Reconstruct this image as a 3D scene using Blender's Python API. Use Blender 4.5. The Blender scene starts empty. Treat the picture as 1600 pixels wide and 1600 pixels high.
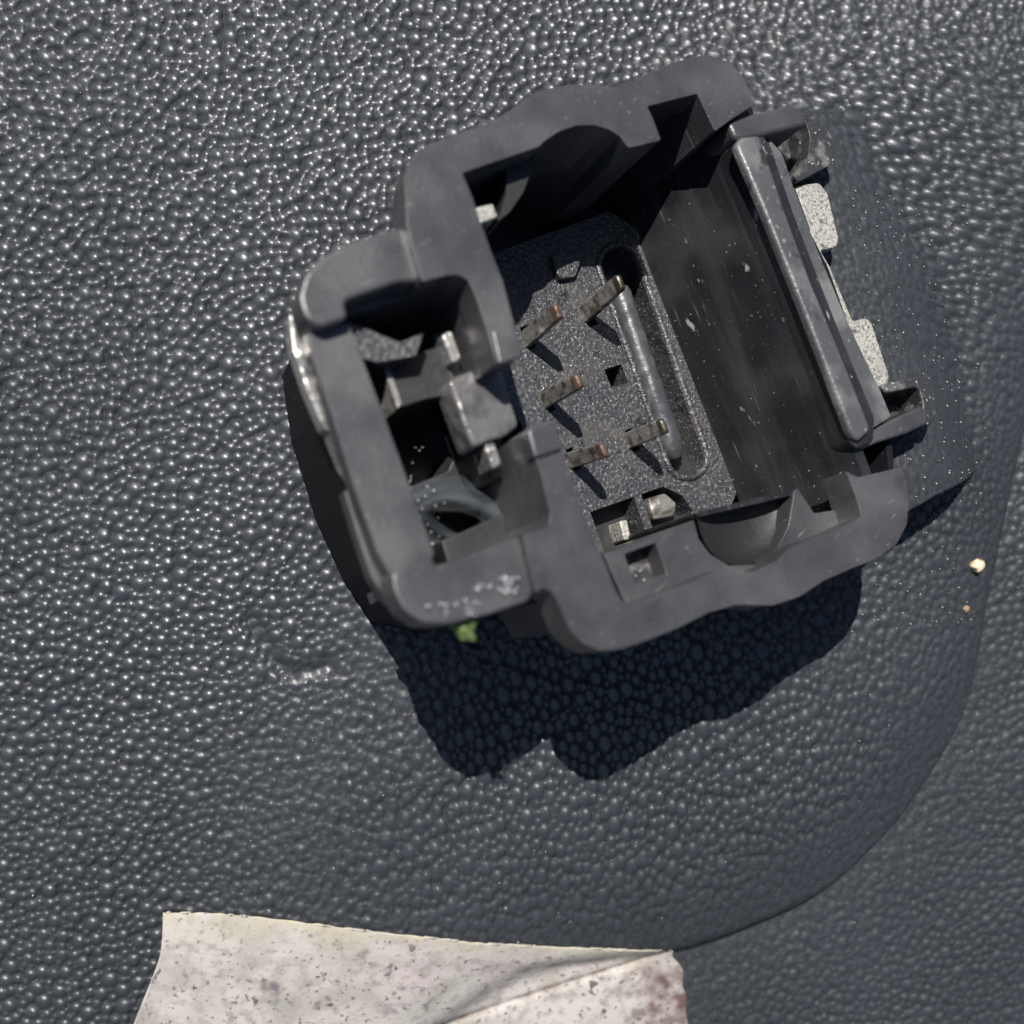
import bpy, bmesh, math, random
import numpy as np
from mathutils import Vector, Matrix
from mathutils.geometry import tessellate_polygon
random.seed(7); rng = np.random.default_rng(7)
U = 0.003                      # one traced unit = 0.03 mm; 1 blender unit = 1 cm
sc = bpy.context.scene
sc.unit_settings.system = 'METRIC'; sc.unit_settings.scale_length = 0.01
col = sc.collection

# ---------------------------------------------------------------- camera
F = 1700.0; VP = (40.0, 1160.0); HC = 850.0 + 1436.0; SUNP = (895.0, 1775.0)
cam = bpy.data.cameras.new('camera'); camo = bpy.data.objects.new('camera', cam); col.objects.link(camo)
cam.sensor_width = 36; cam.lens = 36 * F / 1600; cam.clip_start = 0.05; cam.clip_end = 500
v = Vector(((VP[0] - 800) / F, -(VP[1] - 800) / F, -1)).normalized()
Q = v.rotation_difference(Vector((0, 0, -1)))
camo.rotation_mode = 'QUATERNION'; camo.rotation_quaternion = Q; camo.location = (0, 0, HC * U)
sc.camera = camo
cam.dof.use_dof = True; cam.dof.focus_distance = 2080 * U; cam.dof.aperture_fstop = 0.34
R3 = Q.to_matrix()
def zm(z): return 850 - (850 - z) * .8          # depths inside the connector
def ray(px, py): return R3 @ Vector(((px - 800) / F, -(py - 800) / F, -1))
def Wr(px, py, z):
    """point of the photograph at height z -> world"""
    d = ray(px, py); t = (z - HC) / d.z
    return Vector((d.x * t * U, d.y * t * U, z * U))
def W(px, py, z=0.0): return Wr(px, py, zm(z))
# ---------------------------------------------------------------- light
sd = ray(*SUNP).normalized()    # the way the sunlight travels
sun = bpy.data.lights.new('sun', 'SUN'); suno = bpy.data.objects.new('sun', sun); col.objects.link(suno)
sun.energy = 5.0; sun.angle = math.radians(0.5); sun.color = (1.0, 0.965, 0.92)
suno.rotation_mode = 'QUATERNION'; suno.rotation_quaternion = sd.to_track_quat('-Z', 'Y'); suno.location = (-2, 4, 12)
w = bpy.data.worlds.new('World'); sc.world = w; w.use_nodes = True
nt = w.node_tree; bg = nt.nodes['Background']; sky = nt.nodes.new('ShaderNodeTexSky')
sky.sky_type = 'NISHITA'; sky.sun_disc = False
toS = -sd
sky.sun_elevation = math.asin(toS.z); sky.sun_rotation = math.atan2(toS.x, toS.y)
nt.links.new(sky.outputs[0], bg.inputs[0]); bg.inputs[1].default_value = 0.05
sc.view_settings.view_transform = 'Standard'; sc.view_settings.look = 'None'
sc.view_settings.exposure = 0.55; sc.view_settings.gamma = 1

# ---------------------------------------------------------------- materials
def mat(name, base, rough=0.45, metal=0.0, spec=0.5, layers=(), bump=None, bump2=None, rvar=None, coat=0, alpha=None):
    """layers: (scale, lo, hi, colour[, stretch, detail]) noise masks over the base; bump: (scale, distance, strength)"""
    m = bpy.data.materials.new(name); m.use_nodes = True; t = m.node_tree; N = t.nodes; L = t.links
    b = N['Principled BSDF']
    b.inputs['Roughness'].default_value = rough; b.inputs['Metallic'].default_value = metal
    b.inputs['Specular IOR Level'].default_value = spec; b.inputs['Coat Weight'].default_value = coat
    if alpha is not None: b.inputs['Alpha'].default_value = alpha
    tc = N.new('ShaderNodeTexCoord')
    rgb = N.new('ShaderNodeRGB'); rgb.outputs[0].default_value = (*base, 1); cur = rgb.outputs[0]
    for ly in layers:
        s, lo, hi, c = ly[:4]
        mp = N.new('ShaderNodeMapping'); L.new(tc.outputs['Object'], mp.inputs[0])
        if len(ly) > 4 and ly[4]:
            mp.vector_type = 'TEXTURE'; mp.inputs['Rotation'].default_value = (0, 0, ly[4][0]); mp.inputs['Scale'].default_value = ly[4][1]
        n = N.new('ShaderNodeTexNoise'); n.inputs['Scale'].default_value = s
        n.inputs['Detail'].default_value = ly[5] if len(ly) > 5 else 4
        L.new(mp.outputs[0], n.inputs[0])
        r = N.new('ShaderNodeMapRange'); r.inputs[1].default_value = lo; r.inputs[2].default_value = hi
        L.new(n.outputs[0], r.inputs[0])
        x = N.new('ShaderNodeMix'); x.data_type = 'RGBA'; L.new(r.outputs[0], x.inputs[0])
        L.new(cur, x.inputs[6]); x.inputs[7].default_value = (*c, 1); cur = x.outputs[2]
    L.new(cur, b.inputs['Base Color'])
    prev = None
    for bp in (bump, bump2):
        if not bp: continue
        n = N.new('ShaderNodeTexNoise'); n.inputs['Scale'].default_value = bp[0]; n.inputs['Detail'].default_value = 3
        mp = N.new('ShaderNodeMapping'); L.new(tc.outputs['Object'], mp.inputs[0])
        if len(bp) > 3: mp.vector_type = 'TEXTURE'; mp.inputs['Rotation'].default_value = (0, 0, bp[3][0]); mp.inputs['Scale'].default_value = bp[3][1]
        L.new(mp.outputs[0], n.inputs[0])
        bn = N.new('ShaderNodeBump'); bn.inputs['Distance'].default_value = bp[1]; bn.inputs['Strength'].default_value = bp[2]
        L.new(n.outputs[0], bn.inputs['Height'])
        if prev: L.new(prev, bn.inputs['Normal'])
        prev = bn.outputs[0]
    if prev: L.new(prev, b.inputs['Normal'])
    if rvar:
        n = N.new('ShaderNodeTexNoise'); n.inputs['Scale'].default_value = rvar[0]; n.inputs['Detail'].default_value = 5
        L.new(tc.outputs['Object'], n.inputs[0]); r = N.new('ShaderNodeMapRange')
        r.inputs[1].default_value = .35; r.inputs[2].default_value = .65
        r.inputs[3].default_value = rvar[1]; r.inputs[4].default_value = rvar[2]
        L.new(n.outputs[0], r.inputs[0]); L.new(r.outputs[0], b.inputs['Roughness'])
    return m
WA = math.atan2(-0.93, 0.36)     # direction of the long walls in the plane
M = {}
SC = (WA, (12, 1, 1.5))             # streaks along the long walls
M['shell'] = mat('grey_black_plastic', (.034, .033, .036), .46, spec=.8, layers=[(2.2, .42, .66, (.058, .056, .058)), (5, .55, .75, (.028, .027, .030)), (34, .67, .74, (.10, .097, .093)), (40, .68, .74, (.012, .012, .014)), (40, .68, .74, (.11, .105, .10), (.6, (6, 1, 1)))],
                 bump=(75, .004, .55), bump2=(12, .003, .2), rvar=(3.5, .30, .52))
M['lip'] = mat('worn_plastic_lip', (.06, .061, .063), .42, spec=.7, layers=[(3, .45, .62, (.13, .128, .125)), (26, .64, .74, (.2, .195, .19)), (7, .62, .7, (.02, .02, .02))], bump=(40, .006, .6), rvar=(6, .28, .5))
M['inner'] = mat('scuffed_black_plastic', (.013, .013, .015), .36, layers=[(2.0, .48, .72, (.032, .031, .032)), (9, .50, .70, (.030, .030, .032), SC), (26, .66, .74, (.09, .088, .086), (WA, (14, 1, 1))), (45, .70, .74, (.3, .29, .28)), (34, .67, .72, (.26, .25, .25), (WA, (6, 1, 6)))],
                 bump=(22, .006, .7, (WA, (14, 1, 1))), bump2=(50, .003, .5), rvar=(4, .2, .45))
M['floor'] = mat('sparkling_moulded_plastic', (.034, .035, .04), .36, layers=[(48, .54, .66, (.11, .108, .105)), (4, .5, .66, (.06, .057, .055)), (7, .60, .68, (.018, .018, .021)), (70, .64, .70, (.4, .39, .38))],
                 bump=(46, .012, .9), bump2=(9, .01, .5), rvar=(25, .18, .5))
M['floor_smooth'] = mat('smooth_moulded_rib', (.045, .047, .052), .3, spec=.7, layers=[(12, .5, .68, (.09, .088, .09))], bump=(20, .008, .5), rvar=(8, .2, .42))
M['pin'] = mat('tarnished_tin', (.21, .20, .185), .4, metal=.35, layers=[(16, .48, .62, (.07, .06, .05), (.4, (3, 1, 1))), (14, .6, .7, (.45, .43, .4))], bump=(30, .01, .7))
M['copper'] = mat('bare_copper_tip', (.12, .078, .062), .45, metal=.4, layers=[(24, .48, .62, (.08, .045, .03))], bump=(30, .008, .6))
M['brass'] = mat('dull_brass_tip', (.12, .105, .085), .4, metal=.75, layers=[(20, .46, .6, (.07, .055, .04))], bump=(30, .006, .5))
M['white'] = mat('worn_speckled_clip', (.36, .35, .31), .42, metal=.1, layers=[(60, .50, .62, (.15, .145, .13)), (8, .5, .7, (.24, .235, .215)), (20, .62, .70, (.08, .075, .07))], bump=(45, .012, 1.0))
M['rail'] = mat('bright_glint_rail', (.30, .29, .28), .25, metal=.4, layers=[(7, .45, .62, (.10, .10, .10)), (14, .6, .7, (.75, .72, .66))], bump=(9, .03, .6))  # pale colour stands for sun glints; also used for a bright plate edge
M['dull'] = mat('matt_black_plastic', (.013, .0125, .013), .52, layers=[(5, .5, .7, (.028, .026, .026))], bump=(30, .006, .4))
M['wet'] = mat('glossy_latch_plastic', (.10, .097, .095), .24, spec=.7, layers=[(6, .5, .65, (.05, .048, .048))], bump=(9, .03, .7), rvar=(6, .15, .4))
M['skirt'] = mat('shade_black_skirt', (.007, .007, .009), .7, spec=.15, layers=[(30, .66, .74, (.06, .055, .05))], bump=(20, .01, .6))  # near-black colour stands in for the shade left of the connector
M['dusty'] = mat('dusty_black_plastic', (.025, .025, .027), .5, layers=[(12, .5, .68, (.12, .115, .11)), (40, .64, .7, (.35, .33, .3))], bump=(22, .012, .6))
M['panel'] = mat('grained_black_vinyl', (.022, .0245, .0285), .34, spec=.5, layers=[(1.0, .4, .7, (.028, .031, .036)), (18, .62, .74, (.05, .05, .053)), (34, .70, .74, (.2, .16, .12))], bump=(60, .003, .5))
def polish():
    """grain tips are rubbed smooth and grey, the hollows between them stay matt"""
    t = M['panel'].node_tree; N = t.nodes; L = t.links; b = N['Principled BSDF']
    a = N.new('ShaderNodeAttribute'); a.attribute_name = 'rubbed'
    n = N.new('ShaderNodeTexNoise'); n.inputs['Scale'].default_value = 8
    tc = N.new('ShaderNodeTexCoord'); L.new(tc.outputs['Object'], n.inputs[0])
    r = N.new('ShaderNodeMapRange'); r.inputs[1].default_value = 0; r.inputs[2].default_value = 1; r.inputs[3].default_value = .66; r.inputs[4].default_value = .38
    L.new(a.outputs['Fac'], r.inputs[0]); ad = N.new('ShaderNodeMath'); ad.operation = 'MULTIPLY_ADD'; L.new(n.outputs[0], ad.inputs[0]); ad.inputs[1].default_value = .2; L.new(r.outputs[0], ad.inputs[2])
    sb = N.new('ShaderNodeMath'); sb.operation = 'SUBTRACT'; L.new(ad.outputs[0], sb.inputs[0]); sb.inputs[1].default_value = .1; L.new(sb.outputs[0], b.inputs['Roughness'])
    r2 = N.new('ShaderNodeMapRange'); r2.inputs[3].default_value = .14; r2.inputs[4].default_value = 1.0; L.new(a.outputs['Fac'], r2.inputs[0]); L.new(r2.outputs[0], b.inputs['Specular IOR Level'])
    src = b.inputs['Base Color'].links[0].from_socket
    x = N.new('ShaderNodeMix'); x.data_type = 'RGBA'; L.new(a.outputs['Fac'], x.inputs[0]); L.new(src, x.inputs[6]); x.inputs[7].default_value = (.026, .0295, .034, 1); L.new(x.outputs[2], b.inputs['Base Color'])
polish()
M['crumb'] = mat('pale_crumb', (.62, .50, .34), .7, layers=[(20, .5, .6, (.4, .25, .13))], bump=(30, .01, .5))
M['orange'] = mat('rusty_grain', (.26, .17, .10), .7, bump=(30, .01, .5))
M['green'] = mat('green_moss', (.07, .11, .03), .6, layers=[(10, .5, .6, (.16, .19, .06))], bump=(20, .01, .5))
M['bead'] = mat('shiny_grit', (.45, .45, .47), .08, metal=.6)
M['dust'] = mat('pale_dust', (.5, .47, .42), .6)
M['film'] = mat('smoky_plastic_film', (.055, .065, .075), .22, layers=[(6, .45, .65, (.14, .17, .19), (.25, (3, .5, 1)))], alpha=.22)
# paper label: stains in the plane of the paper
def paper_mat():
    m = mat('soiled_paper', (.37, .345, .32), .8, layers=[(3.0, .46, .64, (.27, .255, .225)), (1.2, .52, .66, (.37, .32, .31)), (3.2, .62, .72, (.12, .105, .105)), (6, .62, .70, (.16, .14, .14)), (14, .50, .66, (.27, .24, .225)), (30, .60, .68, (.13, .115, .11)), (11, .66, .70, (.09, .08, .075))],
            bump=(30, .006, .5), bump2=(2.2, .05, .5))
    t = m.node_tree; N = t.nodes; L = t.links; b = N['Principled BSDF']
    src = b.inputs['Base Color'].links[0].from_socket
    at = N.new('ShaderNodeVertexColor'); at.layer_name = 'stain'
    sep = N.new('ShaderNodeSeparateColor'); L.new(at.outputs[0], sep.inputs[0])
    ns = N.new('ShaderNodeTexNoise'); ns.inputs['Scale'].default_value = 7; ns.inputs['Detail'].default_value = 6
    tc = N.new('ShaderNodeTexCoord'); L.new(tc.outputs['Object'], ns.inputs[0])
    for i, c in ((0, (.36, .33, .25)), (1, (.085, .05, .045))):
        mm = N.new('ShaderNodeMath'); mm.operation = 'MULTIPLY_ADD'; L.new(ns.outputs[0], mm.inputs[0]); mm.inputs[1].default_value = 3.4; mm.inputs[2].default_value = -1.75
        ad = N.new('ShaderNodeMath'); ad.operation = 'ADD'; L.new(mm.outputs[0], ad.inputs[0]); L.new(sep.outputs[i], ad.inputs[1])
        mu = N.new('ShaderNodeMath'); mu.operation = 'MULTIPLY'; mu.use_clamp = True; L.new(ad.outputs[0], mu.inputs[0]); L.new(sep.outputs[i], mu.inputs[1])
        x = N.new('ShaderNodeMix'); x.data_type = 'RGBA'; L.new(mu.outputs[0], x.inputs[0]); L.new(src, x.inputs[6]); x.inputs[7].default_value = (*c, 1); src = x.outputs[2]
    L.new(src, b.inputs['Base Color'])
    return m
M['paper'] = paper_mat()

# ---------------------------------------------------------------- helpers
def link(name, me, m, parent=None, smooth=False):
    o = bpy.data.objects.new(name, me); col.objects.link(o)
    if m: me.materials.append(m)
    if smooth:
        for p in me.polygons: p.use_smooth = True
    if parent: o.parent = parent; o.matrix_parent_inverse = parent.matrix_world.inverted()
    return o
def tag(o, label=None, cat=None, group=None, kind=None):
    for k, val in (('label', label), ('category', cat), ('group', group), ('kind', kind)):
        if val: o[k] = val
def rounded(pts, r=6, n=3):
    """chamfer a pixel outline's corners with small arcs"""
    out = []; K = len(pts)
    for i in range(K):
        p = Vector(pts[i]); a = Vector(pts[i - 1]); b = Vector(pts[(i + 1) % K])
        da, db = a - p, b - p; la, lb = da.length, db.length
        rr = min(r, la * .4, lb * .4)
        if rr < .8 or da.normalized().dot(db.normalized()) < -.97: out.append((p.x, p.y)); continue
        s = p + da.normalized() * rr; e = p + db.normalized() * rr
        for k in range(n + 1):
            t = k / n; q = s * (1 - t) ** 2 + p * 2 * t * (1 - t) + e * t * t; out.append((q.x, q.y))
    return out
class Mesh:
    def __init__(self): self.v = []; self.f = []
    def prism(self, outer, ztop, zbot, holes=(), zt=None, cap=False, r=5, shrink=0):
        """outline traced at height zt (default ztop), extruded straight down; holes the same"""
        zt = ztop if zt is None else zt
        loops = []
        for lp in [outer] + list(holes):
            q = [W(x, y, zt) for x, y in (rounded(lp, r) if r else lp)]
            loops.append(q)
        if shrink:
            c = sum((Vector(p) for p in loops[0]), Vector()) / len(loops[0])
            loops[0] = [c + (p - c) * (1 - shrink) for p in loops[0]]
        flat = [Vector((p.x, p.y, 0)) for lp in loops for p in lp]
        tris = tessellate_polygon([[Vector((p.x, p.y, 0)) for p in lp] for lp in loops])
        n = len(flat); b0 = len(self.v)
        for z in (zm(ztop), zm(zbot)):
            self.v += [(p.x, p.y, z * U) for p in flat]
        for a, b, c in tris:
            nrm = (flat[b] - flat[a]).cross(flat[c] - flat[a])
            if nrm.z < 0: a, c = c, a
            self.f.append((b0 + a, b0 + b, b0 + c)); self.f.append((b0 + n + c, b0 + n + b, b0 + n + a))
        k = 0
        for li, lp in enumerate(loops):
            m = len(lp); area = sum(lp[i].x * lp[(i + 1) % m].y - lp[(i + 1) % m].x * lp[i].y for i in range(m))
            ccw = area > 0
            if li: ccw = not ccw
            for i in range(m):
                a = b0 + k + i; b = b0 + k + (i + 1) % m
                self.f.append((a, a + n, b + n, b) if ccw else (b, b + n, a + n, a))
            k += m
        return self
    def raw(self, vs, fs):
        b0 = len(self.v); self.v += [tuple(p) for p in vs]; self.f += [tuple(b0 + i for i in f) for f in fs]; return self
    def build(self, name, m, parent=None, bevel=0, seg=3, smooth=False):
        me = bpy.data.meshes.new(name); me.from_pydata(self.v, [], self.f); me.update()
        o = link(name, me, m, parent, smooth)
        if bevel:
            bm = bmesh.new(); bm.from_mesh(me)
            bmesh.ops.dissolve_limit(bm, angle_limit=.01, verts=bm.verts, edges=bm.edges)
            bm.to_mesh(me); bm.free()
            md = o.modifiers.new('bevel', 'BEVEL'); md.width = bevel * U; md.segments = seg; md.limit_method = 'ANGLE'; md.angle_limit = math.radians(48); md.use_clamp_overlap = True
            md.harden_normals = False
            for p in me.polygons: p.use_smooth = True
            me.set_sharp_from_angle(angle=math.radians(60)) if hasattr(me, 'set_sharp_from_angle') else None
        return o
def blob(name, c, r, m, parent=None, squash=.8, seed=0, sub=2):
    bm = bmesh.new(); bmesh.ops.create_icosphere(bm, subdivisions=sub + 1, radius=r * U)
    rr = random.Random(seed)
    k = [Vector((rr.uniform(-1, 1), rr.uniform(-1, 1), rr.uniform(-1, 1))) * 3 for _ in range(4)]
    for q in bm.verts:
        d = q.co.normalized(); q.co *= 1 + .13 * sum(math.sin(d.dot(kk) * 1.9 + kk.x) for kk in k); q.co.z *= squash
        q.co += c
    me = bpy.data.meshes.new(name); bm.to_mesh(me); bm.free()
    return link(name, me, m, parent, True)

# ---------------------------------------------------------------- the grained panel the connector stands on
HT = 850                                              # rim of the connector above the panel
# the panel is domed: it leans with respect to the connector and falls away towards the bottom
def g0(px, py): return 425 + .42 * (px - 855) - .2 * (py - 700) - .24 * 100 * np.log1p(np.exp((py - 800) / 100))
_S = np.array([(lambda p: (p.x / U, p.y / U, p.z / U))(Wr(a, b, float(g0(a, b)))) for a in np.linspace(-200, 1800, 21) for b in np.linspace(-200, 1800, 21)])
def _mon(X, Y): X = X / 1000; Y = Y / 1000; return [X * 0 + 1, X, Y, X * X, X * Y, Y * Y, X ** 3, X * X * Y, X * Y * Y, Y ** 3]
_C = np.linalg.lstsq(np.stack(_mon(_S[:, 0], _S[:, 1]), 1), _S[:, 2], rcond=None)[0]
_bx, _by = (_S[:, 0].min(), _S[:, 0].max()), (_S[:, 1].min(), _S[:, 1].max())
def basez(X, Y):
    X = np.clip(X, *_bx); Y = np.clip(Y, *_by); return sum(c * m for c, m in zip(_C, _mon(X, Y)))
def G(px, py, h=0.0):
    z = float(g0(px, py)) + h
    for _ in range(30):
        p = Wr(px, py, z); z2 = float(basez(np.float64(p.x / U), np.float64(p.y / U))) + h
        if abs(z2 - z) < .2: break
        z += .6 * (z2 - z)
    return Wr(px, py, z)
seam = [(1640, 560), (1600, 700), (1568, 850), (1545, 950), (1535, 1010), (1510, 1110), (1475, 1180), (1440, 1235), (1400, 1290), (1330, 1360), (1270, 1405), (1200, 1440), (1110, 1475), (1040, 1492), (940, 1500), (800, 1530), (640, 1640)]
def spline(pts, n=8):
    out = []
    for i in range(len(pts) - 1):
        p0, p1, p2, p3 = (np.array(pts[max(0, min(len(pts) - 1, i + k))], float) for k in (-1, 0, 1, 2))
        for t in np.linspace(0, 1, n, endpoint=False):
            out.append(.5 * (2 * p1 + (p2 - p0) * t + (2 * p0 - 5 * p1 + 4 * p2 - p3) * t * t + (3 * p1 - p0 - 3 * p2 + p3) * t ** 3))
    out.append(np.array(pts[-1], float)); return out
seamW = np.array([[G(x, y, -85).x / U, G(x, y, -85).y / U] for x, y in spline(seam)])
creaseW = np.array([[G(x, y).x / U, G(x, y).y / U] for x, y in spline([(392, 968), (418, 1010), (442, 1045), (478, 1050), (515, 1040)], 4)])
def dist_poly(X, Y, P):
    """distance to a polyline and the side (+ = right of travel)"""
    best = np.full(X.shape, 1e9); side = np.zeros(X.shape)
    for (ax, ay), (bx, by) in zip(P[:-1], P[1:]):
        ex, ey = bx - ax, by - ay; L2 = ex * ex + ey * ey
        t = np.clip(((X - ax) * ex + (Y - ay) * ey) / L2, 0, 1)
        dx, dy = X - ax - t * ex, Y - ay - t * ey; d = np.hypot(dx, dy)
        s = np.sign(ex * (Y - ay) - ey * (X - ax)); k = d < best
        best = np.where(k, d, best); side = np.where(k, s, side)
    return best, side
def wn(X, Y, s, seed):                               # cheap smooth noise
    r = np.random.default_rng(seed); o = 0
    for i in range(6):
        a = r.uniform(0, 6.28); f = s * r.uniform(.6, 1.7); o = o + np.sin((X * math.cos(a) + Y * math.sin(a)) * f + r.uniform(0, 6.28))
    return o / 6
def pebbles(T, radii, seed):
    """wrapping dart throw: separate pebbles of mixed size on a T x T tile, kept in buckets"""
    r = np.random.default_rng(seed); B = 8.0; N = int(T / B); grid = {}; P = []
    for rad, tries in radii:
        for x, y, q in zip(r.random(tries) * T, r.random(tries) * T, r.random(tries)):
            rr = rad * (.86 + .3 * q); ci, cj = int(x / B), int(y / B); ok = True
            for di in range(-4, 5):
                for dj in range(-4, 5):
                    for k in grid.get(((ci + di) % N, (cj + dj) % N), ()):
                        dx = abs(P[k][0] - x); dy = abs(P[k][1] - y); dx = min(dx, T - dx); dy = min(dy, T - dy)
                        if dx * dx + dy * dy < (.90 * (P[k][2] + rr)) ** 2: ok = False; break
                    if not ok: break
                if not ok: break
            if ok: grid.setdefault((ci % N, cj % N), []).append(len(P)); P.append((x, y, rr))
    return P
PT = 768.0; PB = 8.0; PN = int(PT / PB)
PEB = pebbles(PT, ((15, 260), (12.5, 900), (10.2, 5000), (8.2, 9000), (6.2, 9000), (4.6, 9000)), 3)
_K = 2; _tab = np.zeros((PN, PN, _K, 3)); _tab[..., 2] = -1; _cnt = np.zeros((PN, PN), int)
for _x, _y, _r in PEB:
    _i, _j = int(_x / PB) % PN, int(_y / PB) % PN
    if _cnt[_i, _j] < _K: _tab[_i, _j, _cnt[_i, _j]] = (_x - _i * PB, _y - _j * PB, _r); _cnt[_i, _j] += 1
def grain(X, Y, stretch=1.0, ang=0.0, size=1.0, amp=.45):
    ca, sa = math.cos(ang), math.sin(ang)
    u, v = (X * ca + Y * sa) / (stretch * size), (-X * sa + Y * ca) / size * (stretch ** .35)
    i0, j0 = np.floor(u / PB).astype(int), np.floor(v / PB).astype(int); fu, fv = u - i0 * PB, v - j0 * PB
    best = np.full(X.shape, -7.0); rub = np.zeros(X.shape)
    for di in range(-2, 3):
        for dj in range(-2, 3):
            t = _tab[(i0 + di) % PN, (j0 + dj) % PN]
            for k in range(_K):
                r = t[..., k, 2]
                if k and not (r > 0).any(): continue
                dx, dy = fu - di * PB - t[..., k, 0], fv - dj * PB - t[..., k, 1]
                q = (dx * dx + dy * dy) / (r * r); h = np.where(r > 0, amp * r * (1 - q) - .17 * r, -9)
                m = h > best; best = np.where(m, h, best); rub = np.where(m, np.clip(1.45 - 1.6 * q, 0, 1), rub)
    return best, rub
def inside(X, Y, P):
    c = np.zeros(X.shape, bool); n = len(P)
    for i in range(n):
        (x1, y1), (x2, y2) = P[i], P[(i + 1) % n]
        k = ((y1 > Y) != (y2 > Y)) & (X < (x2 - x1) * (Y - y1) / (y2 - y1 + 1e-12) + x1); c ^= k
    return c
ramp_px = [(1330, 170), (1400, 300), (1462, 400), (1500, 520), (1525, 640), (1548, 728), (1440, 782), (1330, 845), (1150, 900), (1000, 500), (1150, 200)]
rampW = [(G(x, y, z).x / U, G(x, y, z).y / U) for (x, y), z in zip(ramp_px, (0, 0, 0, 0, 0, 0, 105, 150, 130, 100, 40))]
hideW = [(p.x / U, p.y / U) for p in (Wr(x, y, 780) for x, y in [(900, 260), (1000, 190), (1100, 150), (1180, 260), (1340, 680), (1350, 800), (1250, 850), (1060, 880), (960, 700)])]
_ry = G(1420, 560).y / U
blendW = np.array(rampW[:6]); edgeW = np.array(rampW[5:8])
def height(X, Y, want=False):
    d, s = dist_poly(X, Y, seamW)
    ins = s < 0                                      # connector side of the seam
    if seam_flip: ins = ~ins
    h = basez(X, Y) + 14 * wn(X, Y, .0035, 3) + 4 * wn(X, Y, .012, 4)
    h += np.where(ins, -62 * np.exp(-(d / 140) ** 1.3) - 34 * np.exp(-(d / 13) ** 1.6), -98 + 22 * (1 - np.exp(-d / 160)) - .03 * d)
    dc, _ = dist_poly(X, Y, creaseW); h -= 11 * np.exp(-(dc / 15) ** 2)
    # flat ramp beside the connector: rises from the right, ends in a cliff along its lower edge
    ir = inside(X, Y, rampW); dr, _ = dist_poly(X, Y, blendW)
    up = np.where(ir, 95 * (1 + .8 * np.clip((_ry - Y) / 260, 0, 1)) * (1 - np.exp(-(dr / 150) ** 1.3)), 0)
    flat = np.where(ir, np.clip((dr + 14 * wn(X, Y, .02, 77)) / 110, 0, 1), 0)
    h += up
    smooth = 1 - .82 * flat
    h = np.where(inside(X, Y, hideW), np.minimum(h, basez(X, Y) - 260), h)
    smooth *= np.where(ins, 1 - .72 * np.exp(-(d / 130) ** 1.5), .72 - .3 * np.exp(-d / 60))
    st = 1.0
    wx, wy = X + 9 * wn(X, Y, .011, 51), Y + 9 * wn(X, Y, .012, 52)
    g, rb = grain(wx, wy, 1.12, -.9, .90); ge, re_ = grain(wx, wy, 1.75, -.45, .98); gs, rs = grain(wx, wy, 1.4, -1.25, .92)
    fr, rf = grain(wx, wy, 1.5, -1.0, .55)
    cx, cy = G(1400, 330).x / U, G(1400, 330).y / U
    wE = np.clip(1.5 - np.hypot((X - cx), (Y - cy)) / 420, 0, 1)
    bx, by = G(1000, 1250).x / U, G(1000, 1250).y / U
    wS = np.clip(1.6 - np.hypot((X - bx) * .7, (Y - by)) / 420, 0, 1) * (1 - wE)
    g = g * (1 - wE - wS) + ge * wE + gs * wS; rb = rb * (1 - wE - wS) + re_ * wE + rs * wS
    k = np.clip(smooth, 0, 1); big = 1 + .18 * wn(X, Y, .004, 61)
    H = h + g * smooth * big + .8 * wn(X, Y, .19, 71) + (np.maximum(fr, -4) * .32 + 1.0 * wn(X, Y, .25, 17)) * (1 - k) * .8
    if want: return H, np.clip(rb * (.35 + .65 * k) + rf * (1 - k) * .45, 0, 1) * np.clip(.85 + .3 * wn(X, Y, .006, 62), .4, 1)
    return H
seam_flip = False
_t = G(1000, 1000); _d, _s = dist_poly(np.array([_t.x / U]), np.array([_t.y / U]), seamW)
seam_flip = bool(_s[0] > 0)
def sheet(name, xs, ys, zoff=0.0):
    X, Y = np.meshgrid(xs, ys); H, RB = height(X, Y, True)
    nx, ny = len(xs), len(ys)
    co = np.stack([X, Y, H], -1).reshape(-1, 3) * U
    idx = np.arange(nx * ny).reshape(ny, nx)
    q = np.stack([idx[:-1, :-1], idx[:-1, 1:], idx[1:, 1:], idx[1:, :-1]], -1).reshape(-1, 4)
    me = bpy.data.meshes.new(name); me.vertices.add(len(co)); me.vertices.foreach_set('co', co.ravel().astype(np.float32))
    me.loops.add(q.size); me.loops.foreach_set('vertex_index', q.ravel().astype(np.int32))
    me.polygons.add(len(q)); me.polygons.foreach_set('loop_start', np.arange(0, q.size, 4, dtype=np.int32))
    me.polygons.foreach_set('use_smooth', np.ones(len(q), bool)); me.update(); me.validate()
    at = me.attributes.new('rubbed', 'FLOAT', 'POINT'); at.data.foreach_set('value', RB.ravel().astype(np.float32))
    return me
cn = [G(a, b, -40) for a in (0, 1600) for b in (0, 1600)]
x0, x1 = min(p.x for p in cn) / U - 90, max(p.x for p in cn) / U + 90; y0, y1 = min(p.y for p in cn) / U - 90, max(p.y for p in cn) / U + 90
xs = np.concatenate([np.linspace(x0 - 3000, x0, 60, endpoint=False), np.arange(x0, x1, 3.2), np.linspace(x1, x1 + 3000, 60)])
ys = np.concatenate([np.linspace(y0 - 3000, y0, 60, endpoint=False), np.arange(y0, y1, 3.2), np.linspace(y1, y1 + 3000, 60)])
g = link('ground', sheet('ground', xs, ys), M['panel']); tag(g, kind='structure')
def gz(px, py):
    p = G(px, py); return float(height(np.array([p.x / U]), np.array([p.y / U]))[0])

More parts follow.
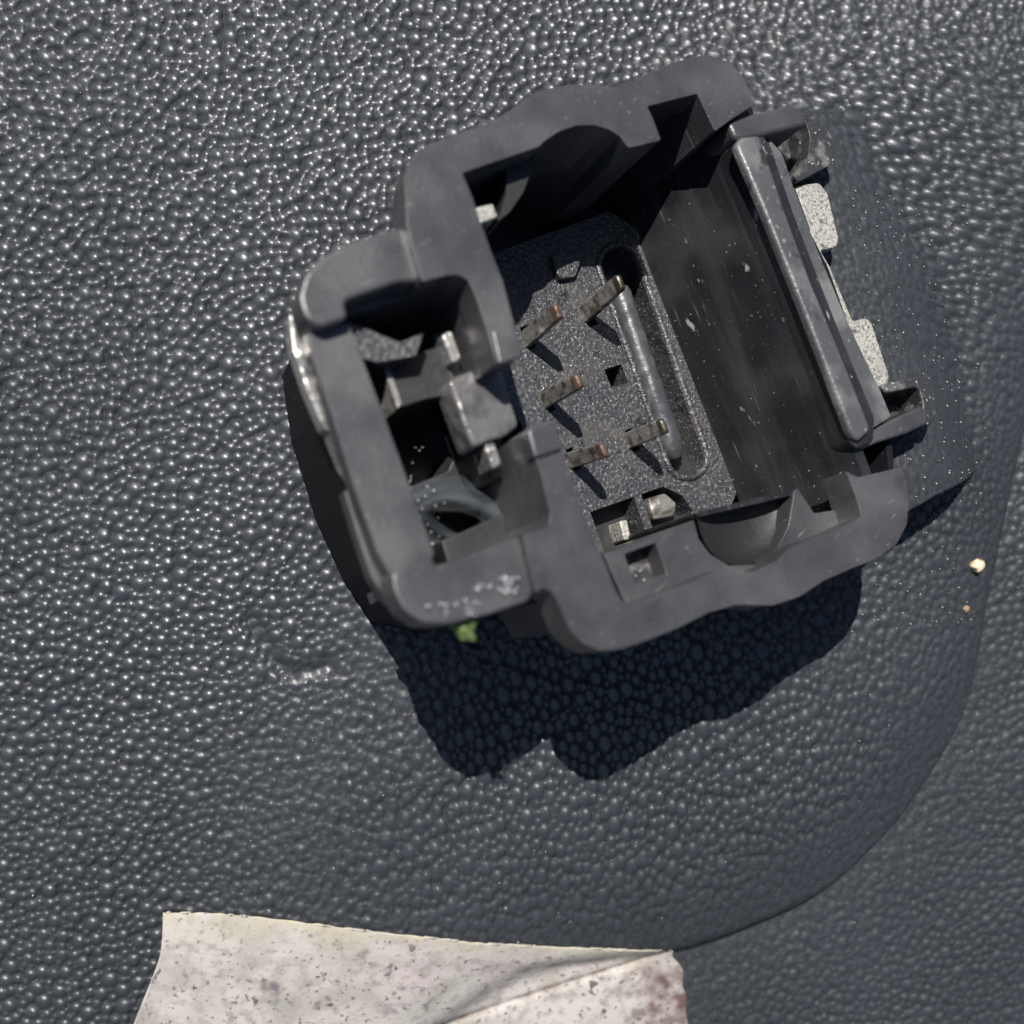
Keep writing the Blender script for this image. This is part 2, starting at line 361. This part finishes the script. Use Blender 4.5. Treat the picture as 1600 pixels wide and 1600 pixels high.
# ---------------------------------------------------------------- the connector
base = W(900, 600, 0); root = bpy.data.objects.new('electrical_connector', None); col.objects.link(root)
root.location = (base.x, base.y, 0); root.empty_display_size = .3
bpy.context.view_layer.update()
tag(root, 'black plastic wiring socket with five bent pins, standing open end up on the panel', 'connector')
Z = HT
top_in = [(1117, 205), (1090, 146), (1011, 166), (1019, 182), (1033, 219), (982, 231), (970, 214), (952, 202), (928, 195), (900, 196), (874, 205), (852, 219), (842, 229), (800, 243), (722, 270)]
div_up_r = [(738, 308), (752, 350), (768, 395), (786, 440), (800, 495), (815, 542), (811, 557), (776, 569)]
div_up_l = [(763, 522), (746, 470), (732, 438), (716, 429), (697, 430), (660, 440)]
top_out = [(636, 352), (635, 325), (632, 282), (640, 250), (662, 229), (740, 200), (790, 178), (828, 149), (868, 135), (912, 131), (960, 135), (1002, 119), (1060, 95), (1104, 85), (1140, 97), (1163, 122), (1178, 164), (1146, 184)]
P_up = top_in + div_up_r + div_up_l + top_out
P_low = [(822, 672), (846, 656), (868, 664), (877, 700), (892, 745), (908, 790), (928, 840), (946, 882), (962, 925), (975, 943), (1000, 938), (1080, 910), (1128, 887), (1150, 895), (1180, 893), (1212, 877), (1232, 858), (1262, 843), (1300, 830), (1347, 808), (1336, 772), (1322, 736), (1340, 746), (1408, 730),
         (1421, 775), (1417, 820), (1400, 852), (1368, 874), (1326, 890), (1286, 908), (1250, 932), (1208, 946), (1150, 945), (1108, 957), (1060, 981), (1010, 1001), (970, 1014), (938, 1017), (910, 1005), (890, 983), (876, 950), (864, 926), (850, 918), (838, 926),
         (818, 835), (858, 822), (861, 803), (846, 742)]
h = Mesh()
h.prism(P_up, Z, 768, r=4); h.prism(P_low, Z, 766, r=4)
shell = h.build('housing', M['shell'], root, bevel=15, seg=5)
tag(shell)
# thinner walls under the collar
def inset_strip(path, off, z0, z1):
    q = [W(x, y, Z) for x, y in path]; K = len(q); o = []
    for i in range(K):
        d = (q[min(i + 1, K - 1)] - q[max(i - 1, 0)]); d.z = 0; d.normalize(); o.append(q[i] + Vector((d.y, -d.x, 0)) * off * U)
    vs = []
    for i in range(K):
        a, b_ = q[i], o[i]; vs += [(a.x, a.y, zm(z0) * U), (b_.x, b_.y, zm(z0) * U), (b_.x, b_.y, zm(z1) * U), (a.x, a.y, zm(z1) * U)]
    fs = [(i * 4 + k, i * 4 + 4 + k, i * 4 + 4 + (k + 1) % 4, i * 4 + (k + 1) % 4) for i in range(K - 1) for k in range(4)] + [(0, 1, 2, 3), (K * 4 - 1, K * 4 - 2, K * 4 - 3, K * 4 - 4)]
    return Mesh().raw(vs, fs)
shift = lambda L, dx, dy: [(x + dx, y + dy) for x, y in L]
inset_strip(shift(top_in, -1.5, -1.5), 24, 770, 398).build('chamber_wall', M['shell'], root)
w2 = Mesh(); w2.prism([(720, 268)] + shift(div_up_r, -1.5, 0) + shift(div_up_l, 1.5, -1) + [(640, 446), (560, 468), (552, 452), (600, 425), (655, 415), (695, 400), (700, 300)], 769, 401, zt=Z, r=0); w2.build('chamber_wall', M['shell'], root)
w3 = Mesh(); w3.prism([(824, 674)] + shift(P_low[1:20], -1, 1) + [(1372, 820), (1290, 870), (1215, 905), (1150, 918), (1080, 935), (1000, 962), (950, 965), (930, 930), (905, 885), (862, 838), (760, 872), (690, 900), (684, 880), (790, 847), (859, 824), (862, 803), (848, 742)], 767, 403, zt=Z, r=0); w3.build('chamber_wall', M['shell'], root)
# raised end blocks of the divider
b = Mesh(); b.prism([(768, 515), (800, 503), (818, 545), (812, 560), (780, 569)], Z + 9, Z - 30, r=6); b.build('end_block', M['shell'], root, bevel=6)
b = Mesh(); b.prism([(824, 672), (848, 655), (871, 664), (879, 702), (836, 716)], Z + 9, Z - 30, r=6); b.build('end_block', M['shell'], root, bevel=6)
# wing round the side chamber
wz = Z - 22
wu = Mesh(); wu.prism([(642, 352), (600, 360), (540, 380), (502, 400), (476, 428), (466, 465), (476, 497), (500, 512), (545, 497), (538, 470), (625, 440), (664, 440)], wz, 752, r=10); wu.build('side_frame', M['shell'], root, bevel=13, seg=5)
wl = Mesh(); wl.prism([(812, 836), (834, 925), (826, 940), (760, 962), (700, 976), (662, 974), (632, 955), (616, 925), (612, 895), (640, 884), (676, 872), (682, 884)], wz, 750, r=8); wl.build('side_frame', M['shell'], root, bevel=12, seg=5)
wb = Mesh(); wb.prism([(480, 495), (500, 520), (545, 505), (600, 650), (640, 758), (680, 868), (640, 900), (614, 905), (590, 862), (556, 768), (520, 650), (486, 550)], Z - 60, Z - 108, r=8); wb.build('side_wall', M['shell'], root, bevel=16, seg=5)
# low sill in the gap between the chambers and the chamber body below
b = Mesh(); b.prism([(765, 560), (805, 545), (862, 700), (842, 722)], 640, 408, r=2); b.build('sill', M['floor'], root, bevel=4)
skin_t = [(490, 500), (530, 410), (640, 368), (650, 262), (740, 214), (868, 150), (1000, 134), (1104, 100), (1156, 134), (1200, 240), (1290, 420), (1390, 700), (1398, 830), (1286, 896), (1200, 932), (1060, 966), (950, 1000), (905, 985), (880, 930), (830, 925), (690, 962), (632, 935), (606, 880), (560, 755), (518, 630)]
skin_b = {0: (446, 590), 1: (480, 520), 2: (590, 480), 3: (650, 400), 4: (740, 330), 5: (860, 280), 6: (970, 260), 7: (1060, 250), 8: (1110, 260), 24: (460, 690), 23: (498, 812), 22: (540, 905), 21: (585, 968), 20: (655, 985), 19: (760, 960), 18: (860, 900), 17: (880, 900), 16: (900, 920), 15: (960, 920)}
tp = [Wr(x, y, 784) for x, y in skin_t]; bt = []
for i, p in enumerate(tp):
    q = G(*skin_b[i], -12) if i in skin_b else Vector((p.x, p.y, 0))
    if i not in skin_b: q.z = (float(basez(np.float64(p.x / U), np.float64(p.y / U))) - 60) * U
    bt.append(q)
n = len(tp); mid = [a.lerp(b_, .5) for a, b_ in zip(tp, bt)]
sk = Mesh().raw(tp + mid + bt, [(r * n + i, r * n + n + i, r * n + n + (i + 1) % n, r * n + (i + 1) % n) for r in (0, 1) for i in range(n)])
sko = sk.build('outer_shade_skirt', M['skirt'], root); md = sko.modifiers.new('thick', 'SOLIDIFY'); md.thickness = 14 * U; md.offset = 0  # body wall leaned out on the left as a painted strip of shade
body = [(480 + 30, 500), (540, 430), (650, 385), (670, 275), (740, 225), (868, 165), (1000, 148), (1104, 112), (1150, 150), (1190, 250), (1380, 730), (1385, 820), (1286, 880), (1200, 918), (1060, 952), (950, 985), (900, 960), (830, 910), (690, 945), (640, 920), (580, 770)]
b = Mesh(); b.prism(body, 398, 372, r=8, shrink=.03); b.build('base', M['dull'], root)
b = Mesh(); b.prism([(858, 934), (868, 930), (880, 965), (896, 992), (912, 1010), (900, 1008), (876, 988), (862, 958)], 731, 690, r=4); b.build('edge_rib', M['shell'], root, bevel=5)
# ---- right long wall with its lip and outer rails
rw = Mesh(); rw.prism([(1150, 222), (1158, 212), (1190, 208), (1205, 226), (1240, 330), (1290, 460), (1330, 560), (1368, 652), (1366, 690), (1340, 702), (1330, 690), (1290, 580), (1240, 450), (1190, 325)], Z - 18, 410, r=6)
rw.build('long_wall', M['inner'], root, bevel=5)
lw = Mesh(); tp = [W(1118, 140, 812), W(1372, 806, 812)]; bt = [W(975, 320, 488), W(1166, 812, 488)]
off = Vector((.93, .36, 0)) * 60 * U; bt2 = [p + off * 3.2 for p in bt]; tp2 = [p + off * .35 for p in tp]; n = 24
P_ = []
for k in range(n + 1):
    t = k / n; P_ += [bt[0].lerp(bt[1], t), tp[0].lerp(tp[1], t), tp2[0].lerp(tp2[1], t), bt2[0].lerp(bt2[1], t)]
lw.raw(P_, [(k * 4 + a, k * 4 + (a + 1) % 4, k * 4 + 4 + (a + 1) % 4, k * 4 + 4 + a) for k in range(n) for a in range(4)] + [(0, 3, 2, 1), (4 * n, 4 * n + 1, 4 * n + 2, 4 * n + 3)])
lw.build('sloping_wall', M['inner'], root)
lip = Mesh(); lip.prism([(1151, 226), (1158, 214), (1188, 210), (1198, 240), (1228, 330), (1268, 440), (1312, 545), (1350, 640), (1362, 672), (1342, 690), (1330, 676), (1292, 576), (1243, 450), (1193, 325)], Z - 2, Z - 30, r=7)
lip.build('wall_lip', M['lip'], root, bevel=9, seg=4)
ol = Mesh(); ol.prism([(1200, 215), (1222, 240), (1242, 300), (1285, 410), (1325, 505), (1375, 610), (1392, 650), (1366, 668), (1310, 535), (1262, 420), (1226, 318)], Z - 38, 430, r=4)
ol.build('outer_rail', M['lip'], root, bevel=6)
# ---- hooks
hk = Mesh(); hk.prism([(1138, 192), (1180, 176), (1238, 163), (1256, 172), (1262, 195), (1206, 208), (1160, 220), (1148, 214)], Z - 12, 430, r=6); hk.build('hook', M['shell'], root, bevel=8)
hk = Mesh(); hk.prism([(1246, 168), (1276, 184), (1300, 212), (1308, 246), (1290, 262), (1246, 284), (1240, 272), (1262, 250), (1266, 215), (1262, 198)], 785, 680, r=7); hk.build('hook_tip', M['dusty'], root, bevel=8)
hk = Mesh(); hk.prism([(1332, 690), (1345, 674), (1384, 660), (1438, 634), (1450, 640), (1450, 662), (1420, 676), (1370, 692), (1345, 704)], 800, 560, r=6); hk.build('hook', M['shell'], root, bevel=8)
hk = Mesh(); hk.prism([(1376, 600), (1418, 592), (1446, 586), (1462, 604), (1468, 636), (1456, 664), (1436, 660), (1443, 634), (1436, 604), (1384, 614)], 782, 680, r=7); hk.build('hook_tip', M['dusty'], root, bevel=8)
# ---- speckled spring clip outside the right wall
ck = Mesh(); ck.prism([(1242, 290), (1280, 285), (1293, 300), (1311, 372), (1308, 386), (1282, 391), (1296, 414), (1333, 502), (1352, 496), (1362, 503), (1390, 588), (1386, 604), (1368, 606), (1318, 500), (1284, 412), (1262, 350)], 764, 730, r=5)
ck.build('spring_clip', M['white'], root, bevel=6)
b = Mesh(); b.prism([(1230, 298), (1243, 292), (1268, 360), (1262, 368), (1250, 352)], 780, 730, r=3); b.build('clip_ridge', M['shell'], root, bevel=4)
# ---- rails outside the left wall; sun glint painted on the first two
for pts, zz, mm in (([(452, 490), (466, 484), (480, 540), (500, 600), (524, 660), (520, 676), (506, 670), (480, 610), (458, 545)], 731, 'rail'),
                ([(514, 676), (528, 672), (545, 715), (554, 740), (546, 746), (534, 726)], 731, 'rail'),
                ([(538, 766), (556, 764), (575, 830), (592, 888), (620, 942), (610, 944), (582, 905), (560, 840)], 731, 'shell')):
    b = Mesh(); b.prism(pts, zz, 690, r=5); b.build('edge_rib', M[mm], root, bevel=6, seg=4)

# ---- floor of the main chamber
FZ = 490
def stadium(a, b_, r, n=10):
    a = Vector(a); b_ = Vector(b_); d = (b_ - a).normalized(); th = math.atan2(d.y, d.x); o = []
    for k in range(n + 1): t = th - math.pi / 2 + math.pi * k / n; o.append((b_.x + r * math.cos(t), b_.y + r * math.sin(t)))
    for k in range(n + 1): t = th + math.pi / 2 + math.pi * k / n; o.append((a.x + r * math.cos(t), a.y + r * math.sin(t)))
    return o
slot = stadium((966, 412), (1073, 716), 27)
sq = [(944, 577), (971, 569), (981, 598), (955, 606)]
holeA = [(922, 800), (990, 776), (1012, 838), (944, 862)]
holeB = [(1002, 772), (1036, 760), (1066, 774), (1082, 798), (1076, 812), (1022, 832)]
wells = [[(812, 512), (826, 506), (838, 542), (826, 548)], [(906, 480), (918, 474), (934, 506), (922, 512)], [(846, 612), (856, 606), (868, 640), (858, 644)], [(884, 702), (896, 698), (908, 732), (898, 736)], [(976, 674), (986, 668), (1000, 702), (990, 706)]]
fl = Mesh()
fl.prism([(700, 430), (760, 400), (950, 330), (985, 350), (1002, 378), (1060, 522), (1146, 742), (1150, 772), (1138, 800), (1100, 812), (930, 905), (880, 760), (815, 575)], FZ, 401, holes=[slot, sq, holeA, holeB] + wells, r=0)
flo = fl.build('terminal_floor', M['floor'], root, bevel=3, seg=2)
sb = Mesh(); sb.prism([(690, 420), (1000, 320), (1180, 790), (900, 940)], 424, 399, zt=FZ, r=0); sb.build('chamber_floor', M['dull'], root)
# rounded rib in the slot
def rib(name, pts, z, r, hgt, m, parent=root, n=10):
    P = [W(x, y, z) for x, y in spline(pts, 6)] if len(pts) > 2 else [W(pts[0][0] + (pts[1][0] - pts[0][0]) * k / 12, pts[0][1] + (pts[1][1] - pts[0][1]) * k / 12, z) for k in range(13)]
    vs, fs = [], []; K = len(P)
    for i, p in enumerate(P):
        d = (P[min(i + 1, K - 1)] - P[max(i - 1, 0)]).normalized(); s = Vector((-d.y, d.x, 0))
        e = min(1, (i + .35) / 1.6, (K - 1 - i + .35) / 1.6)
        for k in range(n + 1):
            t = math.pi * k / n; vs.append(p + s * math.cos(t) * r * U * math.sqrt(e) + Vector((0, 0, math.sin(t) * hgt * U * math.sqrt(e) - (1 - 0) * hgt * U)))
    for i in range(K - 1):
        for k in range(n): a = i * (n + 1) + k; fs.append((a, a + n + 1, a + n + 2, a + 1))
    q = Mesh().raw(vs, fs); o = q.build(name, m, parent, smooth=True); return o
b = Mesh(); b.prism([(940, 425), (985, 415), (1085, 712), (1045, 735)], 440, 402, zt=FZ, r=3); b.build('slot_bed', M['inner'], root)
rib('slot_rib', [(972, 440), (993, 500), (1029, 606), (1066, 712)], FZ + 5, 25, 26, M['floor_smooth'])
# moulded border running round the slot
ring_px = [(966 + (x - 966) , y) for x, y in stadium((967, 414), (1073, 715), 32, 12)]; ring = [W(x, y, FZ) for x, y in ring_px]; K = len(ring); vs, fs = [], []
for i, p in enumerate(ring):
    d = (ring[(i + 1) % K] - ring[i - 1]).normalized(); sd_ = Vector((-d.y, d.x, 0))
    for k in range(7): t = math.pi * k / 6; vs.append(p + sd_ * math.cos(t) * 7 * U + Vector((0, 0, (math.sin(t) * 7 - 1) * U)))
for i in range(K):
    for k in range(6): a, b_ = i * 7 + k, ((i + 1) % K) * 7 + k; fs.append((a, b_, b_ + 1, a + 1))
Mesh().raw(vs, fs).build('slot_border', M['floor'], root, smooth=True)

# ledges of the lower end, with the round pocket and the square notch
ledge = [(944, 866), (1010, 842), (1084, 812), (1092, 842), (1110, 866), (1140, 884), (1180, 882), (1215, 856), (1232, 822), (1241, 768), (1246, 762), (1272, 802), (1350, 790), (1352, 840), (1180, 930), (985, 960)]
b = Mesh(); b.prism(ledge, 775, 414, holes=[[(976, 866), (1024, 848), (1042, 898), (992, 912)]], r=3); b.build('end_ledge', M['shell'], root, bevel=4)
b = Mesh(); b.prism([(970, 858), (1030, 842), (1052, 900), (985, 920)], 725, 416, r=2, zt=775); b.build('notch_floor', M['dusty'], root)
# pocket: a curved bowl
vs, fs = [], []; n1, n2 = 24, 10
for j in range(n2 + 1):
    t = j / n2; rho = math.cos(t * math.pi / 2); zz = 776 - 66 * math.sqrt(max(0, 1 - rho ** 2.4))
    for i in range(n1 + 1):
        a = math.pi * i / n1
        ex = Vector((.972, -.24)); ey = Vector((.10, .99)); c = Vector((1165, 788))
        p = c - ex * math.cos(a) * 79 * rho + ey * math.sin(a) * 96 * rho
        vs.append(W(p.x, p.y, zz))
for j in range(n2):
    for i in range(n1): a = j * (n1 + 1) + i; fs.append((a, a + 1, a + n1 + 2, a + n1 + 1))
Mesh().raw(vs, fs).build('round_pocket', M['dull'], root, smooth=True)
b = Mesh(); b.prism([(1088, 800), (1242, 764), (1247, 772), (1092, 808)], 768, 416, r=2); b.build('pocket_sill', M['inner'], root, bevel=3)
# ledge in the upper left corner, cracked rib
b = Mesh(); b.prism([(790, 248), (842, 226), (832, 262), (818, 300), (796, 332), (778, 345), (792, 300)], Z - 60, 415, r=4); b.build('corner_rib', M['dull'], root, bevel=4)
b = Mesh(); b.prism([(736, 326), (770, 318), (778, 338), (748, 350)], Z - 55, Z - 90, r=3); b.build('lit_spot_tab', M['white'], root, bevel=3)  # white tab added to paint a sunlit spot on the ledge
b = Mesh(); b.prism([(862, 398), (880, 390), (912, 398), (900, 432), (874, 436)], FZ + 18, FZ - 10, r=4); b.build('corner_tab', M['floor'], root, bevel=5)
# bits in the lower holes
b = Mesh(); b.prism([(1012, 778), (1040, 770), (1058, 786), (1054, 806), (1022, 812)], FZ - 12, 410, r=4); b.build('terminal_stub', M['pin'], root, bevel=5)
b = Mesh(); b.prism([(968, 814), (980, 812), (984, 830), (988, 842), (976, 844)], FZ - 10, 412, r=3); b.build('terminal_stub', M['white'], root, bevel=3)
# ---- five pins: flat blades leaning over, copper showing on the sheared ends
ux = Vector((.36, -.93, 0)); vx = Vector((.93, .36, 0))
pins = [((822, 531), 132, 31, 15, 'copper', .05), ((913, 493), 140, 33, 14, 'brass', .08), ((851, 625), 134, 30, 15, 'copper', -.03), ((891, 717), 126, 30, 15, 'copper', -.1), ((983, 687), 124, 31, 15, 'brass', -.04)]
for (px, py), Lh, wd, th, tm, ly in pins:
    p0 = W(px, py, FZ) - Vector((0, 0, 40 * U)); lean = Vector((.02, ly, 0)) * Lh * U
    prof = [0, .3, .6, .91, .965, 1.0]; vs, fs = [], []
    for i, t in enumerate(prof):
        c = p0 + Vector((0, 0, (Lh + 40) * t * U)) + lean * (t ** 1.25) * 1.15 + vx * random.uniform(-1, 1) * U
        ww = wd * (1 if t < .9 else .92 if t < 1 else .7) * U / 2; tt = th * (1 if t < .9 else .9 if t < 1 else .6) * U / 2
        vs += [c - ux * ww - vx * tt, c + ux * ww - vx * tt, c + ux * ww + vx * tt, c - ux * ww + vx * tt]
    def ringf(a, b_):
        out = []
        for i in range(a, b_):
            for k in range(4): out.append((i * 4 + k, i * 4 + (k + 1) % 4, i * 4 + 4 + (k + 1) % 4, i * 4 + 4 + k))
        return out
    pn = Mesh().raw(vs[:16], ringf(0, 3)).build('terminal_pin', M['pin'], root, bevel=2.5, seg=2)
    q = Mesh().raw(vs[12:], ringf(0, 2) + [(8, 9, 10, 11)]); q.build('pin_tip', M[tm], pn, bevel=2.5, seg=2)

# ---- inside the side chamber
b = Mesh(); b.prism([(560, 480), (720, 425), (780, 560), (865, 790), (860, 830), (690, 880)], 424, 400, zt=FZ, r=0); b.build('chamber_floor', M['dull'], root)
b = Mesh(); b.prism([(540, 500), (625, 535), (662, 520), (650, 556), (612, 562), (590, 566), (560, 558)], 745, 420, r=3); b.build('rough_step', M['floor'], root, bevel=3)
b = Mesh(); b.prism([(601, 568), (650, 552), (690, 540), (706, 590), (700, 618), (664, 624), (624, 638)], 690, 422, r=3); b.build('inner_plate', M['dull'], root, bevel=4)
b = Mesh(); b.prism([(598, 572), (606, 568), (628, 630), (622, 638)], 697, 430, r=1); b.build('plate_edge', M['rail'], root, bevel=2)
b = Mesh(); b.prism([(640, 762), (700, 735), (716, 700), (745, 705), (765, 770), (745, 800), (660, 800)], 560, 423, r=4); b.build('inner_plate', M['dull'], root, bevel=4)
b = Mesh(); b.prism([(690, 845), (790, 800), (845, 770), (862, 815), (820, 836), (700, 880)], 640, 426, r=4); b.build('inner_step', M['dull'], root, bevel=4)
# latch arm with its pads
lt = Mesh(); lt.prism([(676, 522), (706, 508), (722, 520), (748, 590), (776, 668), (806, 742), (770, 752), (744, 700), (710, 610)], 690, 560, r=6)
lat = lt.build('latch_arm', M['dull'], root, bevel=8)
b = Mesh(); b.prism([(700, 594), (742, 576), (782, 570), (794, 610), (812, 664), (790, 682), (764, 690), (740, 700), (728, 672)], 742, 660, r=9)
b.build('latch_pad', M['wet'], lat, bevel=12, seg=4)
for pts in ([(690, 522), (706, 516), (722, 560), (708, 568)], [(756, 694), (772, 688), (786, 726), (770, 734)], [(716, 512), (730, 512), (744, 566), (734, 570)]):
    b = Mesh(); b.prism(pts, 730, 660, r=6); b.build('latch_nib', M['rail'] if pts[0][0] != 716 else M['shell'], lat, bevel=6, seg=3)  # the pale nibs paint glints onto the latch arm
# ---------------------------------------------------------------- smoky film curled in the side chamber
vs, fs = [], []; n1, n2 = 48, 9
for j in range(n2 + 1):
    t = j / n2
    for i in range(n1 + 1):
        a = 2 * math.pi * i / n1
        ci = (724 + 46 * math.cos(a) + 5 * math.sin(a), 818 + 19 * math.sin(a) + 13 * math.cos(a))
        co_ = (735 + 108 * math.cos(a) + 4 * math.sin(3 * a), 806 + 62 * math.sin(a) + 12 * math.cos(a))
        px, py = ci[0] + (co_[0] - ci[0]) * t, ci[1] + (co_[1] - ci[1]) * t
        vs.append(W(px, py, 600 + 30 * math.sin(math.pi * min(1, t * 1.5)) * (1 - .4 * math.sin(a)) + 5 * math.sin(a * 4 + t * 4)))
for j in range(n2):
    for i in range(n1): a = j * (n1 + 1) + i; fs.append((a, a + 1, a + n1 + 2, a + n1 + 1))
fm = Mesh().raw(vs, fs).build('plastic_film', M['film'], None, smooth=True)
sm = fm.modifiers.new('thick', 'SOLIDIFY'); sm.thickness = 1.5 * U
tag(fm, 'smoky curled scrap of thin film caught in the bottom of the side chamber', 'film scrap')

# ---------------------------------------------------------------- soiled paper label at the bottom of the view
top = spline([(250, 1420), (330, 1422), (400, 1428), (560, 1448), (680, 1462), (760, 1472), (900, 1481), (1000, 1486), (1064, 1488)], 22)
lef = spline([(250, 1420), (247, 1470), (240, 1500), (216, 1560), (196, 1610), (150, 1720), (120, 1850)], 22)
rig = spline([(1064, 1488), (1066, 1500), (1077, 1512), (1082, 1528), (1079, 1545), (1085, 1562), (1083, 1590), (1090, 1625), (1112, 1720), (1116, 1850)], 15)
nu, nv = len(top) - 1, len(lef) - 1
vs, fs, st = [], [], []
for j in range(nv + 1):
    for i in range(nu + 1):
        u = i / nu; v_ = j / nv
        p = np.array(lef[j]) * (1 - u) + np.array(rig[min(j, len(rig) - 1)]) * u + (np.array(top[i]) - (np.array(top[0]) * (1 - u) + np.array(top[-1]) * u)) * (1 - v_)
        if j == 0: p = p + np.array([0, .8 * math.sin(i * .7) + 1.2 * math.sin(i * .23)])
        # fold runs from the right corner down to the left
        fd = (p[1] - 1490) * .95 + (p[0] - 1057) * .31
        z = 14 + 5 * math.sin(u * 5 + v_ * 3) + 3 * math.sin(u * 17) * (1 - v_) - 7 * math.exp(-(fd / 5) ** 2) + 2 * (1 + math.tanh(fd / 6))
        q_ = G(p[0], p[1], -45); vs.append(Vector((q_.x, q_.y, z * U)))
        e = max(0, 1 - (p[1] - top[i][1]) / 60) * (.95 - .3 * u) + .5 * max(0, 1 - abs(fd) / 9) * .4
        br = max(0, 1 - math.hypot((p[0] - 1085) / 150, (p[1] - 1560) / 120)) * 1.35
        br = max(br, .9 * max(0, 1 - abs(fd + 2) / 7))
        st.append((e, min(1, br), 0, 1))
for j in range(nv):
    for i in range(nu): a = j * (nu + 1) + i; fs.append((a, a + nu + 1, a + nu + 2, a + 1))
gl = max(gz(x, y) for x, y in ((260, 1440), (500, 1500), (760, 1500), (1000, 1500), (900, 1590), (300, 1590)))
pm = Mesh().raw(vs, fs); po = pm.build('paper_label', M['paper'], None, smooth=True)
# rest it on the panel below
for q in po.data.vertices:
    X, Y = q.co.x / U, q.co.y / U; q.co.z += 0
xy = np.array([(q.co.x / U, q.co.y / U) for q in po.data.vertices]); hh = height(xy[:, 0], xy[:, 1])
hs = hh.reshape(nv + 1, nu + 1).copy()
for _ in range(40):
    pd = np.pad(hs, 1, mode='edge'); hs = (pd[:-2, 1:-1] + pd[2:, 1:-1] + pd[1:-1, :-2] + pd[1:-1, 2:] + hs) / 5
for q, z in zip(po.data.vertices, hs.ravel()): q.co.z += z * U
ca = po.data.color_attributes.new('stain', 'FLOAT_COLOR', 'POINT')
for i, c in enumerate(st): ca.data[i].color = c
sm = po.modifiers.new('thick', 'SOLIDIFY'); sm.thickness = 5 * U; sm.offset = -1
tag(po, 'creased pinkish white paper label with dark specks and a brown corner, lying below the connector', 'paper label')

# ---------------------------------------------------------------- grains and crumbs
def crumb(px, py, r, m, label, cat, seed, z=None, name='crumb', squash=.8, group=None):
    loc = G(px, py) if z is None else W(px, py, z)
    if z is None:
        for _ in range(3): loc = G(px, py, float(height(np.array([loc.x / U]), np.array([loc.y / U]))[0]) + r * .5 - float(basez(np.float64(loc.x / U), np.float64(loc.y / U))))
    o = blob(name, Vector((0, 0, 0)), r, M[m], None, squash, seed); o.location = loc; tag(o, label, cat, group); return o
crumb(1528, 884, 14, 'crumb', 'pale cream crumb on the panel right of the connector, largest of the loose grains', 'crumb', 1)
crumb(1510, 952, 7, 'orange', 'orange brown grain on the panel just below the pale cream crumb', 'grain', 2, name='grain')
crumb(633, 322, 9, 'crumb', 'tiny pale grain touching the outer upper left wall of the connector', 'grain', 5, z=770, name='grain')
# green moss bud stuck under the lower edge of the side frame
gr = blob('moss_bud', Vector(), 16, M['green'], None, .9, 6); gr.location = W(728, 988, 790); tag(gr, 'small green moss bud clinging to the lower edge of the side frame', 'moss')
g2 = blob('bud_lobe', Vector(), 11, M['green'], gr, .9, 8); g2.matrix_parent_inverse = Matrix(); g2.location = W(712, 972, 792) - gr.location
g2 = blob('bud_lobe', Vector(), 8, M['green'], gr, .9, 9); g2.matrix_parent_inverse = Matrix(); g2.location = W(736, 972, 800) - gr.location
# shiny grit on the lower frame and in the side chamber
def specks(name, pts, m, label, cat):
    q = Mesh()
    for (px, py, z, r) in pts:
        c = W(px, py, z) if z is not None else G(px, py)
        if z is None: c.z = (gz(px, py) + 2) * U
        vs = []
        ax = [Vector((1, 0, 0)), Vector((0, 1, 0)), Vector((0, 0, 1))]
        for a in ax:
            for s in (1, -1): vs.append(c + a * s * r * U * random.uniform(.7, 1.2))
        q.raw(vs, [(0, 2, 4), (2, 1, 4), (1, 3, 4), (3, 0, 4), (2, 0, 5), (1, 2, 5), (3, 1, 5), (0, 3, 5)])
    o = q.build(name, M[m], None, smooth=True); tag(o, label, cat, kind='stuff'); return o
R_ = random.Random(5); pts = []
for (x, y) in [(694, 944), (697, 958), (716, 942), (724, 938), (734, 950), (750, 920), (752, 914), (762, 918), (738, 958), (786, 905), (790, 912), (795, 922), (808, 900), (806, 922), (780, 922), (744, 940), (669, 945), (800, 908)]:
    for _ in range(3): pts.append((x + R_.uniform(-5, 5), y + R_.uniform(-4, 4), Z - 19, R_.uniform(2.5, 4.6)))
specks('frame_grit', pts, 'bead', 'glittering grit scattered along the lower edge of the side frame', 'grit')
pts = [(R_.gauss(655, 22), R_.gauss(800, 30), 640, R_.uniform(1, 2.6)) for _ in range(26)] + [(R_.gauss(630, 12), R_.gauss(720, 30), 600, R_.uniform(1, 2)) for _ in range(14)]
pts += [(805 + R_.gauss(0, 5), 820 + R_.gauss(0, 14), 655, R_.uniform(1.5, 3)) for _ in range(10)]
specks('chamber_grit', pts, 'dust', 'fine pale grit sprinkled along the inner edge of the side chamber', 'grit')
# dust on the ramp and around
pts = []
for _ in range(260):
    x, y = R_.uniform(1300, 1560), R_.uniform(300, 1000)
    pts.append((x, y, None, R_.uniform(.8, 2.2)))
for _ in range(160):
    x, y = R_.uniform(20, 1580), R_.uniform(20, 1580); pts.append((x, y, None, R_.uniform(.8, 2)))
specks('dust', pts, 'dust', 'pale dust specks scattered over the grained panel', 'dust')
